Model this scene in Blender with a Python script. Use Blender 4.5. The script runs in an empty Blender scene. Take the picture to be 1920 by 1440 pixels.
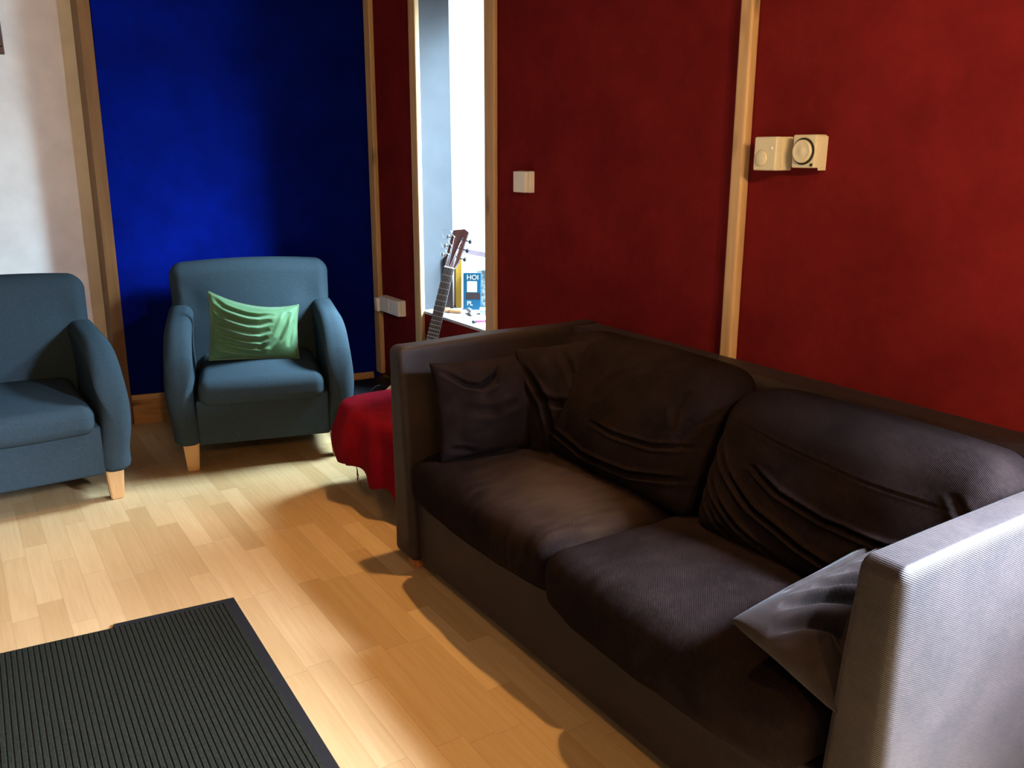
import bpy, bmesh, math, random
from mathutils import Vector, Matrix, Euler, noise

random.seed(7)
S = bpy.context.scene
C = S.collection
PI = math.pi

# ------------------------------------------------------------------ camera
cam_data = bpy.data.cameras.new('camera')
cam = bpy.data.objects.new('camera', cam_data)
C.objects.link(cam)
cam.location = (0, 0, 1.35)
cam.rotation_euler = (math.radians(90 - 15.2), 0, math.radians(-33.3))
cam_data.sensor_width = 36
cam_data.lens = 36 * 1600 / 1920
cam_data.clip_start = 0.02
S.camera = cam

# ------------------------------------------------------------------ world, light, exposure
S.view_settings.view_transform = 'Standard'
S.view_settings.look = 'None'
S.view_settings.exposure = 0.0
S.view_settings.gamma = 1.0
S.view_settings.use_curve_mapping = False
S.cycles.use_denoising = True
S.cycles.max_bounces = 8
S.cycles.sample_clamp_indirect = 6

world = bpy.data.worlds.new('overcast sky')
S.world = world
world.use_nodes = True
wn = world.node_tree.nodes
wn['Background'].inputs[0].default_value = (0.82, 0.93, 1.0, 1)
wn['Background'].inputs[1].default_value = 2.2


def area(name, loc, target, sx, sy, power, col):
    d = bpy.data.lights.new(name, 'AREA')
    d.shape = 'RECTANGLE'
    d.size, d.size_y = sx, sy
    d.energy = power
    d.color = col
    o = bpy.data.objects.new(name, d)
    C.objects.link(o)
    o.location = loc
    o.rotation_euler = (Vector(target) - Vector(loc)).to_track_quat('-Z', 'Y').to_euler()
    return o


def bulb(name, loc, power, col, radius=0.05):
    d = bpy.data.lights.new(name, 'POINT')
    d.energy = power
    d.color = col
    d.shadow_soft_size = radius
    o = bpy.data.objects.new(name, d)
    C.objects.link(o)
    o.location = loc
    return o


def spot(name, loc, target, power, col, angle, blend, radius):
    d = bpy.data.lights.new(name, 'SPOT')
    d.energy = power
    d.color = col
    d.spot_size = math.radians(angle)
    d.spot_blend = blend
    d.shadow_soft_size = radius
    o = bpy.data.objects.new(name, d)
    C.objects.link(o)
    o.location = loc
    o.rotation_euler = (Vector(target) - Vector(loc)).to_track_quat('-Z', 'Y').to_euler()
    return o


area('sky_light', (3.85, 2.6, 3.35), (1.95, 3.42, 1.15), 2.4, 1.1, 2200, (0.55, 0.76, 1.0))
area('horizon_light', (4.3, 1.5, 1.15), (1.95, 3.45, 0.95), 1.3, 0.6, 210, (0.56, 0.77, 1.0))
area('low_sky_light', (3.9, 1.55, 2.9), (1.95, 3.45, 1.1), 0.9, 0.9, 560, (0.56, 0.77, 1.0))
area('rear_window_light', (2.38, -0.06, 1.50), (1.50, 0.62, 0.60), 0.6, 0.8, 1700, (0.57, 0.74, 1.0))
bulb('ceiling_bulb', (-0.1, -1.5, 2.36), 160, (1.0, 0.58, 0.24), 0.04)
spot('standing_lamp_spot', (1.0, -0.2, 1.80), (1.945, 0.85, 1.20), 70, (1.0, 0.70, 0.40), 78, 0.7, 0.04)
spot('ceiling_downlight', (1.38, 2.25, 2.40), (0.40, 1.85, 0.0), 170, (1.0, 0.60, 0.25), 84, 0.6, 0.03)


# ------------------------------------------------------------------ node helpers
def mat(name, col=(0.5, 0.5, 0.5), rough=0.7, spec=0.3, metal=0.0, sheen=0.0):
    m = bpy.data.materials.new(name)
    m.use_nodes = True
    b = m.node_tree.nodes['Principled BSDF']
    b.inputs['Base Color'].default_value = (*col, 1)
    b.inputs['Roughness'].default_value = rough
    b.inputs['Specular IOR Level'].default_value = spec
    b.inputs['Metallic'].default_value = metal
    if sheen:
        b.inputs['Sheen Weight'].default_value = sheen
        b.inputs['Sheen Roughness'].default_value = 0.4
    return m


class N:
    def __init__(self, m):
        self.t = m.node_tree
        self.b = self.t.nodes['Principled BSDF']

    def new(self, kind, **kw):
        n = self.t.nodes.new(kind)
        for k, v in kw.items():
            setattr(n, k, v)
        return n

    def link(self, a, b):
        self.t.links.new(a, b)

    def coord(self, scale=(1, 1, 1), rot=(0, 0, 0), out='Object'):
        c = self.new('ShaderNodeTexCoord')
        mp = self.new('ShaderNodeMapping')
        mp.inputs['Scale'].default_value = scale
        mp.inputs['Rotation'].default_value = rot
        self.link(c.outputs[out], mp.inputs['Vector'])
        return mp.outputs['Vector']

    def noise(self, vec, scale, detail=3, rough=0.5):
        n = self.new('ShaderNodeTexNoise')
        n.inputs['Scale'].default_value = scale
        n.inputs['Detail'].default_value = detail
        n.inputs['Roughness'].default_value = rough
        self.link(vec, n.inputs['Vector'])
        return n.outputs['Fac']

    def ramp(self, fac, stops):
        r = self.new('ShaderNodeValToRGB')
        e = r.color_ramp.elements
        while len(e) < len(stops):
            e.new(0.5)
        for i, (p, c) in enumerate(stops):
            e[i].position = p
            e[i].color = (*c, 1)
        self.link(fac, r.inputs['Fac'])
        return r.outputs['Color']

    def math(self, op, a, b=None):
        n = self.new('ShaderNodeMath', operation=op)
        for i, v in enumerate((a, b)):
            if v is None:
                continue
            if isinstance(v, (int, float)):
                n.inputs[i].default_value = v
            else:
                self.link(v, n.inputs[i])
        return n.outputs[0]

    def bump(self, h, strength, dist=0.002):
        n = self.new('ShaderNodeBump')
        n.inputs['Strength'].default_value = strength
        n.inputs['Distance'].default_value = dist
        self.link(h, n.inputs['Height'])
        self.link(n.outputs['Normal'], self.b.inputs['Normal'])

    def mix(self, fac, a, b, mode='MIX'):
        n = self.new('ShaderNodeMix', data_type='RGBA', blend_type=mode)
        for k, v in ((0, fac), (6, a), (7, b)):
            if isinstance(v, (int, float)):
                n.inputs[k].default_value = v
            elif isinstance(v, tuple):
                n.inputs[k].default_value = (*v, 1)
            else:
                self.link(v, n.inputs[k])
        return n.outputs[2]


def fabric(name, dark, light, weave=420, mottling=14, rough=0.95, spec=0.03, sheen=0.0, bump=0.35):
    m = mat(name, light, rough, spec, 0, sheen)
    n = N(m)
    v = n.coord()
    f = n.noise(v, mottling, 5, 0.7)
    col = n.ramp(f, [(0.3, dark), (0.7, light)])
    n.link(col, n.b.inputs['Base Color'])
    w = n.noise(v, weave, 2, 0.6)
    n.bump(w, bump, 0.0015)
    return m


def ribbed(name, dark, light, period, rot, rough=0.9, spec=0.03, sheen=0.0, strength=0.5):
    """fabric with a fine diagonal rib"""
    m = mat(name, light, rough, spec, 0, sheen)
    n = N(m)
    v = n.coord()
    f = n.math('ADD', n.math('MULTIPLY', n.noise(v, 8, 5, 0.7), 0.6), n.math('MULTIPLY', n.noise(v, 110, 3, 0.7), 0.4))
    col = n.ramp(f, [(0.38, dark), (0.62, light)])
    vr = n.coord(rot=rot)
    w = n.new('ShaderNodeTexWave', wave_type='BANDS', bands_direction='X', wave_profile='SIN')
    w.inputs['Scale'].default_value = 0.314 / period
    w.inputs['Distortion'].default_value = 0.4
    w.inputs['Detail'].default_value = 1
    w.inputs['Detail Scale'].default_value = 3
    n.link(vr, w.inputs['Vector'])
    col2 = n.mix(n.math('MULTIPLY', w.outputs['Fac'], 0.55), col, dark)
    n.link(col2, n.b.inputs['Base Color'])
    h = n.math('ADD', n.math('MULTIPLY', w.outputs['Fac'], 0.7), n.math('MULTIPLY', n.noise(v, 500, 2), 0.5))
    n.bump(h, strength, 0.0012)
    return m


def wood(name, dark, light, axis='Z', rough=0.5, spec=0.35, knots=True):
    m = mat(name, light, rough, spec)
    n = N(m)
    sc = {'X': (1.2, 16, 16), 'Y': (16, 1.2, 16), 'Z': (16, 16, 1.2)}[axis]
    v = n.coord(scale=sc)
    f = n.noise(v, 2.2, 5, 0.55)
    col = n.ramp(f, [(0.3, dark), (0.7, light)])
    if knots:
        s2 = {'X': (3, 9, 9), 'Y': (9, 3, 9), 'Z': (9, 9, 3)}[axis]
        vo = n.new('ShaderNodeTexVoronoi')
        vo.inputs['Scale'].default_value = 0.9
        n.link(n.coord(scale=s2), vo.inputs['Vector'])
        k = n.ramp(vo.outputs['Distance'], [(0.03, (1, 1, 1)), (0.16, (0, 0, 0))])
        col = n.mix(n.math('MULTIPLY', k, 0.75), col, tuple(c * 0.25 for c in dark))
    n.link(col, n.b.inputs['Base Color'])
    n.bump(f, 0.1, 0.001)
    return m


def paint(name, col, rough=0.6, spec=0.3, var=0.06):
    m = mat(name, col, rough, spec)
    n = N(m)
    f = n.noise(n.coord(), 9, 4)
    c = n.ramp(f, [(0.3, tuple(x * (1 - var) for x in col)), (0.7, tuple(min(1, x * (1 + var)) for x in col))])
    n.link(c, n.b.inputs['Base Color'])
    n.bump(n.noise(n.coord(), 160, 2), 0.08, 0.001)
    return m


# ------------------------------------------------------------------ materials
M = {}
M['red_wall'] = fabric('red felt', (0.115, 0.0085, 0.009), (0.185, 0.014, 0.014), weave=300, mottling=5, bump=0.25)
M['blue_wall'] = fabric('blue felt', (0.0007, 0.0055, 0.125), (0.0010, 0.009, 0.20), weave=300, mottling=6, bump=0.2)
M['white_wall'] = paint('cream white paint', (0.84, 0.80, 0.72), 0.8, 0.15)
M['white_reveal'] = paint('grey white reveal paint', (0.46, 0.47, 0.48), 0.75, 0.2)
M['reveal'] = paint('shade darkened white reveal paint', (0.074, 0.075, 0.078), 0.8, 0.1)  # white reveal with shade put into its colour against the strong window light
M['ceiling'] = paint('ceiling boards', (0.16, 0.11, 0.07), 0.9, 0.1)
M['dark_wall'] = paint('dim rear wall', (0.10, 0.07, 0.05), 0.9, 0.1)
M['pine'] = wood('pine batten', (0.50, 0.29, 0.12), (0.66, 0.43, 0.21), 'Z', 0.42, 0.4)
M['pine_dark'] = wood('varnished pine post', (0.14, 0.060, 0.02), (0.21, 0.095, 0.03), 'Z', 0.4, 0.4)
M['skirting'] = wood('varnished pine skirting', (0.34, 0.17, 0.06), (0.52, 0.28, 0.11), 'X', 0.35, 0.45)
M['leg_wood'] = wood('beech leg', (0.60, 0.33, 0.13), (0.72, 0.44, 0.19), 'Z', 0.4, 0.4, False)
M['leg_red'] = wood('reddish leg', (0.34, 0.11, 0.03), (0.48, 0.18, 0.06), 'Z', 0.4, 0.4, False)
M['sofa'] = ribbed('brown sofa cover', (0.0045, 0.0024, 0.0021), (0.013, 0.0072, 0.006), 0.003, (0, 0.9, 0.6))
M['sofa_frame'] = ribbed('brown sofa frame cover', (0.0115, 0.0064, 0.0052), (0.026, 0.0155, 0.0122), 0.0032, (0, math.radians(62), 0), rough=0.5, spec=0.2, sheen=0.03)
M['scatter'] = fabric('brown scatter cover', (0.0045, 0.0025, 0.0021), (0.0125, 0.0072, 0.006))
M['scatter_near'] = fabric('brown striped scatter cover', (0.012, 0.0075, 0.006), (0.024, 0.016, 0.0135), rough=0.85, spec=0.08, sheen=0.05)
M['chair'] = fabric('slate blue chair cover', (0.028, 0.043, 0.051), (0.038, 0.055, 0.064), weave=380, mottling=120)
M['green'] = fabric('green velvet', (0.060, 0.135, 0.050), (0.090, 0.185, 0.072), weave=500, mottling=10, rough=0.6, spec=0.25, sheen=0.5, bump=0.15)
M['green_pipe'] = fabric('green piping', (0.10, 0.16, 0.08), (0.15, 0.23, 0.12))
M['cloth_red'] = fabric('red throw', (0.13, 0.003, 0.008), (0.19, 0.005, 0.011), weave=350, mottling=12)
M['black'] = mat('black plastic', (0.012, 0.012, 0.014), 0.5, 0.3)
M['mat_pile'] = fabric('dark ribbed mat', (0.007, 0.0075, 0.0055), (0.022, 0.022, 0.015), weave=500, mottling=120)
M['mat_edge'] = mat('black rubber', (0.008, 0.008, 0.009), 0.6, 0.25)
M['white_plastic'] = paint('white plastic', (0.86, 0.82, 0.74), 0.4, 0.4, 0.02)
M['cream_plastic'] = paint('aged cream plastic', (0.74, 0.67, 0.46), 0.42, 0.4, 0.03)
M['groove'] = mat('dark groove', (0.03, 0.028, 0.02), 0.7, 0.2)
M['frame_dark'] = wood('dark frame wood', (0.05, 0.015, 0.008), (0.09, 0.03, 0.015), 'Z', 0.4, 0.4, False)
M['art'] = paint('muted print paper', (0.35, 0.3, 0.24), 0.8)
M['guitar_neck'] = wood('mahogany neck', (0.032, 0.010, 0.008), (0.060, 0.018, 0.012), 'Z', 0.3, 0.5, False)
M['guitar_board'] = wood('dark fingerboard', (0.02, 0.012, 0.009), (0.04, 0.022, 0.016), 'Z', 0.3, 0.5, False)
M['guitar_top'] = wood('spruce top', (0.52, 0.30, 0.12), (0.62, 0.38, 0.17), 'Z', 0.25, 0.5, False)
M['guitar_side'] = wood('rosewood body', (0.09, 0.03, 0.015), (0.14, 0.05, 0.025), 'Z', 0.25, 0.5, False)
M['bone'] = mat('bone white', (0.8, 0.76, 0.64), 0.4, 0.4)
M['steel'] = mat('steel', (0.6, 0.6, 0.6), 0.3, 0.5, 1.0)
M['book_blue'] = paint('teal blue cover', (0.004, 0.07, 0.125), 0.4, 0.4)
M['book_yellow'] = paint('yellow cover', (0.42, 0.23, 0.02), 0.5, 0.3)
M['book_dark'] = paint('dark brown cover', (0.035, 0.02, 0.018), 0.5, 0.3)
M['paper'] = paint('page paper', (0.80, 0.78, 0.72), 0.8, 0.1)
M['photo_grey'] = paint('pale photo panel', (0.52, 0.58, 0.64), 0.6, 0.2, 0.15)
M['brown_leather'] = paint('tan leather', (0.34, 0.15, 0.055), 0.5, 0.3, 0.2)
M['silver'] = mat('grey metal tube', (0.16, 0.16, 0.17), 0.35, 0.5, 0.3)
M['pen_red'] = mat('crimson plastic', (0.42, 0.02, 0.10), 0.35, 0.4)
M['grey_box'] = paint('grey card', (0.30, 0.31, 0.30), 0.7)
M['pale_blue'] = paint('pale blue card', (0.36, 0.52, 0.66), 0.7)
M['teal_small'] = paint('teal plastic', (0.02, 0.2, 0.24), 0.5)
M['win_frame'] = paint('grey blue window frame', (0.45, 0.53, 0.56), 0.5, 0.3)

# patterned grey magazine cover
m = mat('grey patterned cover', (0.4, 0.4, 0.36), 0.6)
n = N(m)
M['mag'] = m
n.link(n.ramp(n.noise(n.coord(), 42, 3, 0.6), [(0.40, (0.10, 0.13, 0.13)), (0.55, (0.42, 0.42, 0.36)), (0.7, (0.6, 0.58, 0.5))]), n.b.inputs['Base Color'])

# maple strip floor: strips 65 mm wide running along Y, random lengths
m = mat('maple strip floor', (0.6, 0.4, 0.2), 0.5, 0.12)
n = N(m)
M['floor'] = m
tc = n.new('ShaderNodeTexCoord')
sp = n.new('ShaderNodeSeparateXYZ')
n.link(tc.outputs['Object'], sp.inputs[0])
rx = n.math('DIVIDE', sp.outputs['X'], 0.072)
row = n.math('FLOOR', rx)
w1 = n.new('ShaderNodeTexWhiteNoise', noise_dimensions='1D')
n.link(row, w1.inputs['W'])
cy = n.math('ADD', n.math('DIVIDE', sp.outputs['Y'], 0.47), n.math('MULTIPLY', w1.outputs['Value'], 7.3))
cell = n.math('FLOOR', cy)
cb = n.new('ShaderNodeCombineXYZ')
n.link(row, cb.inputs[0])
n.link(cell, cb.inputs[1])
w2 = n.new('ShaderNodeTexWhiteNoise', noise_dimensions='3D')
n.link(cb.outputs[0], w2.inputs['Vector'])
base = n.ramp(w2.outputs['Value'], [(0.0, (0.41, 0.255, 0.112)), (0.5, (0.46, 0.298, 0.138)), (1.0, (0.52, 0.352, 0.175))])
gv = n.new('ShaderNodeVectorMath', operation='ADD')
n.link(tc.outputs['Object'], gv.inputs[0])
n.link(w2.outputs['Color'], gv.inputs[1])
gm = n.new('ShaderNodeMapping')
gm.inputs['Scale'].default_value = (60, 3, 1)
n.link(gv.outputs[0], gm.inputs['Vector'])
grain = n.noise(gm.outputs['Vector'], 1.5, 4, 0.6)
g2 = n.ramp(grain, [(0.3, (0.90, 0.86, 0.80)), (0.7, (1, 1, 1))])
col = n.mix(1.0, base, g2, 'MULTIPLY')
fx = n.math('FRACT', rx)
fy = n.math('FRACT', cy)
ex = n.math('LESS_THAN', n.math('ABSOLUTE', n.math('SUBTRACT', fx, 0.5)), 0.488)
ey = n.math('LESS_THAN', n.math('ABSOLUTE', n.math('SUBTRACT', fy, 0.5)), 0.497)
seam = n.math('MULTIPLY', ex, ey)
col = n.mix(n.math('MULTIPLY', n.math('SUBTRACT', 1.0, seam), 0.35), col, (0.22, 0.12, 0.05))
n.link(col, n.b.inputs['Base Color'])
n.bump(n.math('ADD', n.math('MULTIPLY', seam, 0.3), n.math('MULTIPLY', grain, 0.3)), 0.12, 0.001)

# clear pane
m = bpy.data.materials.new('window pane')
m.use_nodes = True
t = m.node_tree
t.nodes.clear()
o_ = t.nodes.new('ShaderNodeOutputMaterial')
tr = t.nodes.new('ShaderNodeBsdfTransparent')
tr.inputs[0].default_value = (0.96, 1, 1, 1)
gl = t.nodes.new('ShaderNodeBsdfGlossy')
gl.inputs['Roughness'].default_value = 0.02
mx = t.nodes.new('ShaderNodeMixShader')
mx.inputs[0].default_value = 0.06
t.links.new(tr.outputs[0], mx.inputs[1])
t.links.new(gl.outputs[0], mx.inputs[2])
t.links.new(mx.outputs[0], o_.inputs[0])
M['pane'] = m


# ------------------------------------------------------------------ mesh helpers
def link(name, bm, material, parent=None, smooth=True):
    me = bpy.data.meshes.new(name)
    bmesh.ops.recalc_face_normals(bm, faces=bm.faces[:])
    bm.to_mesh(me)
    bm.free()
    if smooth:
        for p in me.polygons:
            p.use_smooth = True
    me.materials.append(material)
    o = bpy.data.objects.new(name, me)
    C.objects.link(o)
    if parent is not None:
        o.parent = parent
    return o


def tag(o, label, cat, group=None, kind=None):
    o['label'] = label
    o['category'] = cat
    if group:
        o['group'] = group
    if kind:
        o['kind'] = kind
    return o


def empty(name, loc, rz=0.0):
    o = bpy.data.objects.new(name, None)
    o.empty_display_size = 0.1
    C.objects.link(o)
    o.location = loc
    o.rotation_euler = (0, 0, rz)
    return o


def structure(name, bm, material, smooth=False):
    o = link(name, bm, material, None, smooth)
    o['kind'] = 'structure'
    return o


def box(bm, lo, hi, bevel=0.0, seg=2, mtx=None):
    x0, y0, z0 = lo
    x1, y1, z1 = hi
    vs = [bm.verts.new(p) for p in ((x0, y0, z0), (x1, y0, z0), (x1, y1, z0), (x0, y1, z0), (x0, y0, z1), (x1, y0, z1), (x1, y1, z1), (x0, y1, z1))]
    fs = [bm.faces.new([vs[i] for i in q]) for q in ((0, 3, 2, 1), (4, 5, 6, 7), (0, 1, 5, 4), (1, 2, 6, 5), (2, 3, 7, 6), (3, 0, 4, 7))]
    if bevel > 0:
        es = list({e for f in fs for e in f.edges})
        r = bmesh.ops.bevel(bm, geom=es, offset=bevel, segments=seg, affect='EDGES', profile=0.5)
        nv = {v for f in r['faces'] for v in f.verts}
        vs = [v for v in vs if v.is_valid] + [v for v in nv if v not in vs]
    if mtx is not None:
        allv = set()
        for v in vs:
            if v.is_valid:
                allv.add(v)
                for f in v.link_faces:
                    allv.update(f.verts)
        for v in allv:
            v.co = mtx @ v.co
    return bm


def boxes(*items):
    bm = bmesh.new()
    for it in items:
        box(bm, it[0], it[1], *(it[2:]))
    return bm


def prism(bm, pts, depth_vec):
    """closed polygon of 3-D points swept along depth_vec"""
    d = Vector(depth_vec)
    a = [bm.verts.new(p) for p in pts]
    b = [bm.verts.new(Vector(p) + d) for p in pts]
    k = len(pts)
    bm.faces.new(a[::-1])
    bm.faces.new(b)
    for i in range(k):
        bm.faces.new((a[i], a[(i + 1) % k], b[(i + 1) % k], b[i]))
    return bm


def tube(bm, pts, r, seg=8, closed=False):
    pts = [Vector(p) for p in pts]
    k = len(pts)
    rings = []
    up = Vector((0, 0, 1))
    prev = None
    for i, p in enumerate(pts):
        if closed:
            t_ = pts[(i + 1) % k] - pts[i - 1]
        else:
            t_ = pts[min(i + 1, k - 1)] - pts[max(i - 1, 0)]
        t_.normalize()
        a = prev if prev is not None else (up if abs(t_.dot(up)) < 0.9 else Vector((1, 0, 0)))
        a = (a - t_ * a.dot(t_)).normalized()
        prev = a
        b = t_.cross(a)
        rr = r[i] if isinstance(r, (list, tuple)) else r
        rings.append([bm.verts.new(p + (a * math.cos(2 * PI * j / seg) + b * math.sin(2 * PI * j / seg)) * rr) for j in range(seg)])
    n_ = k if closed else k - 1
    for i in range(n_):
        A, B = rings[i], rings[(i + 1) % k]
        for j in range(seg):
            bm.faces.new((A[j], A[(j + 1) % seg], B[(j + 1) % seg], B[j]))
    if not closed:
        bm.faces.new(rings[0][::-1])
        bm.faces.new(rings[-1])
    return bm


def lathe(bm, prof, mtx, seg=28):
    """profile of (radius, height) turned about local Z, then placed by mtx"""
    rings = []
    for r, h in prof:
        rings.append([bm.verts.new(mtx @ Vector((r * math.cos(2 * PI * j / seg), r * math.sin(2 * PI * j / seg), h))) for j in range(seg)])
    for A, B in zip(rings, rings[1:]):
        for j in range(seg):
            bm.faces.new((A[j], A[(j + 1) % seg], B[(j + 1) % seg], B[j]))
    bm.faces.new(rings[0][::-1])
    bm.faces.new(rings[-1])
    return bm


def axis_samples(a, r, n, k=5):
    s = []
    for i in range(k):
        th = math.tan(PI / 4 * (i / k))
        s.append(-a + r * (1 - math.tan(PI / 4 * (1 - i / k))))
    inner = a - r
    for i in range(n + 1):
        s.append(-inner + 2 * inner * i / n)
    for i in range(1, k + 1):
        s.append(inner + r * math.tan(PI / 4 * i / k))
    return s


def soft_box(half, r, n, deform=None, k=5):
    """box with rounded edges, finely gridded, each vertex passed through deform(p, face_uv)"""
    bm = bmesh.new()
    ax = [axis_samples(half[i], r, n[i], k) for i in range(3)]
    cache = {}

    def vert(p):
        key = tuple(round(c, 5) for c in p)
        if key in cache:
            return cache[key]
        q = Vector([max(-(half[i] - r), min(half[i] - r, p[i])) for i in range(3)])
        d = Vector(p) - q
        if d.length > 1e-9:
            d = d.normalized() * r
        w = q + d
        if deform:
            w = deform(Vector(w))
        v = bm.verts.new(w)
        cache[key] = v
        return v

    for axis in range(3):
        u, w = [(1, 2), (2, 0), (0, 1)][axis]
        for sgn in (-1, 1):
            for i in range(len(ax[u]) - 1):
                for j in range(len(ax[w]) - 1):
                    ps = []
                    for (a, b) in ((i, j), (i + 1, j), (i + 1, j + 1), (i, j + 1)):
                        p = [0, 0, 0]
                        p[axis] = sgn * half[axis]
                        p[u] = ax[u][a]
                        p[w] = ax[w][b]
                        ps.append(vert(p))
                    if len(set(ps)) == 4:
                        try:
                            bm.faces.new(ps if sgn > 0 else ps[::-1])
                        except ValueError:
                            pass
    return bm


def seg_dist(px, py, ax_, ay, bx, by):
    dx, dy = bx - ax_, by - ay
    L = dx * dx + dy * dy
    t_ = 0 if L == 0 else max(0, min(1, ((px - ax_) * dx + (py - ay) * dy) / L))
    return math.hypot(px - ax_ - t_ * dx, py - ay - t_ * dy), t_


def crease(u, v, pts, width, depth):
    """depth of a fold line through pts at (u, v); tapers to both ends"""
    best, bt = 9, 0
    k = len(pts) - 1
    for i in range(k):
        d, t_ = seg_dist(u, v, *pts[i], *pts[i + 1])
        if d < best:
            best, bt = d, (i + t_) / k
    if best > 3 * width:
        return 0
    taper = min(1, 4 * bt, 4 * (1 - bt)) ** 0.6 if 0 < bt < 1 else 0
    x = best / width
    return depth * taper * (math.exp(-x * x) - 0.45 * math.exp(-((x - 1.7) / 0.8) ** 2))


def pillow(a, b, T, n=44, pinch=0.07, folds=(), power=0.42, wob=0.006, seed=0.0, extra=None):
    """scatter cushion standing in local XZ, thickness along Y; front is -Y"""
    bm = bmesh.new()
    edge = {}

    def pos(u, v, s):
        x = a * u * (1 - pinch * (1 - v * v))
        z = b * v * (1 - pinch * (1 - u * u))
        th = T * max(0, (1 - u ** 4) * (1 - v ** 4)) ** power * (0.55 + 0.45 * (1 - u * u) * (1 - v * v))
        p = Vector((x, s * th, z))
        w = noise.noise(Vector((u * 1.7 + seed, v * 1.7, s * 3 + seed))) * wob * (1 - max(abs(u), abs(v)) ** 6)
        p.y += w
        if s < 0:
            d = 0
            for f in folds:
                d += crease(u, v, *f)
            p.y += d * (1 - max(abs(u), abs(v)) ** 8)
        if extra:
            p = extra(p, u, v, s)
        return p

    for s in (-1, 1):
        g = {}
        for i in range(n + 1):
            for j in range(n + 1):
                u = math.sin((2 * i / n - 1) * PI / 2) * 0.35 + (2 * i / n - 1) * 0.65
                v = math.sin((2 * j / n - 1) * PI / 2) * 0.35 + (2 * j / n - 1) * 0.65
                if i in (0, n) or j in (0, n):
                    if (i, j) not in edge:
                        edge[(i, j)] = bm.verts.new(pos(u, v, 0 if True else s))
                    g[(i, j)] = edge[(i, j)]
                else:
                    g[(i, j)] = bm.verts.new(pos(u, v, s))
        for i in range(n):
            for j in range(n):
                q = (g[(i, j)], g[(i + 1, j)], g[(i + 1, j + 1)], g[(i, j + 1)])
                bm.faces.new(q if s < 0 else q[::-1])
    ring = [edge[(i, 0)].co.copy() for i in range(n)] + [edge[(n, j)].co.copy() for j in range(n)] + \
           [edge[(n - i, n)].co.copy() for i in range(n)] + [edge[(0, n - j)].co.copy() for j in range(n)]
    return bm, ring


# ------------------------------------------------------------------ room shell
XW = 1.945                       # face of the red wall
CEIL = 2.46
structure('floor', boxes(((-1.7, -2.7, -0.05), (2.5, 5.0, 0.0))), M['floor'])
structure('ceiling', boxes(((-1.7, -2.7, CEIL), (2.6, 5.0, CEIL + 0.06))), M['ceiling'])
structure('wall_left', boxes(((-1.7, -2.7, 0), (-1.6, 4.95, CEIL))), M['dark_wall'])
structure('wall_front', boxes(((-1.6, -2.7, 0), (2.5, -2.6, CEIL))), M['dark_wall'])

# red wall with the two window openings
N0, N1, NZ0, NZ1 = 3.115, 3.780, 0.572, 2.17
R0, R1, RZ0, RZ1 = -0.45, 0.42, 0.85, 1.85
X2 = 2.11
structure('wall_right', boxes(
    ((XW, N1, 0), (X2, 4.62, CEIL)),
    ((XW, N0, NZ1), (X2, N1, CEIL)),
    ((XW, N0, 0), (X2, N1, NZ0)),
    ((XW, R1, 0), (X2, N0, CEIL)),
    ((XW, R0, 0), (X2, R1, RZ0)),
    ((XW, R0, RZ1), (X2, R1, CEIL)),
    ((XW, -2.6, 0), (X2, R0, CEIL)),
), M['red_wall'])
# older masonry outside the red lining, painted white inside the niche
structure('wall_outer', boxes(
    ((X2 + 0.002, 4.46, 0), (2.46, 4.95, CEIL)),
    ((X2 + 0.002, -2.6, 0), (2.46, R0, CEIL)),
    ((X2 + 0.002, R1, 0), (2.46, 2.75, CEIL)),
    ((X2 + 0.002, 2.75, 2.19), (2.46, 4.46, CEIL)),
    ((X2 + 0.002, 2.75, 0), (2.46, 4.46, NZ0)),
    ((X2 + 0.002, R0, 0), (2.46, R1, RZ0)),
    ((X2 + 0.002, R0, RZ1), (2.46, R1, CEIL)),
), M['white_reveal'])
structure('trim_1', boxes(((XW + 0.004, N1 - 0.012, 0.59), (X2 + 0.01, N1 - 0.0005, NZ1 - 0.001)),
                          ((XW + 0.004, N0 + 0.0005, 0.59), (X2 + 0.01, N0 + 0.012, NZ1 - 0.001)),
                          ((XW + 0.004, N0 + 0.012, NZ1 - 0.012), (X2 + 0.01, N1 - 0.012, NZ1 - 0.001))), M['reveal'])
structure('trim_2', boxes(((XW - 0.006, N0 + 0.001, NZ0 + 0.001), (2.42, N1 - 0.001, 0.588), 0.003), ((X2 + 0.004, 2.752, NZ0 + 0.001), (2.42, 4.458, 0.5875))), M['white_reveal'])

# window of the niche
fr = structure('window_1', boxes(
    ((2.405, 4.405, 0.588), (2.455, 4.459, 2.189)),
    ((2.405, 2.751, 0.588), (2.455, 2.80, 2.189)),
    ((2.405, 2.80, 2.13), (2.455, 4.405, 2.189)),
    ((2.405, 3.42, 0.60), (2.455, 3.47, 2.13)),
    ((2.405, 2.80, 0.588), (2.455, 4.405, 0.60)),
    ((2.405, 2.80, 0.805), (2.445, 4.405, 0.832)),
), M['win_frame'])
link('pane', boxes(((2.428, 2.80, 0.60), (2.432, 4.405, 2.13))), M['pane'], fr, False)
fr = structure('window_2', boxes(
    ((2.40, R0, RZ0), (2.45, R0 + 0.05, RZ1)), ((2.40, R1 - 0.05, RZ0), (2.45, R1, RZ1)),
    ((2.40, R0 + 0.05, RZ0), (2.45, R1 - 0.05, RZ0 + 0.05)), ((2.40, R0 + 0.05, RZ1 - 0.05), (2.45, R1 - 0.05, RZ1)),
), M['win_frame'])
link('pane', boxes(((2.423, R0 + 0.05, RZ0 + 0.05), (2.427, R1 - 0.05, RZ1 - 0.05))), M['pane'], fr, False)

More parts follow.
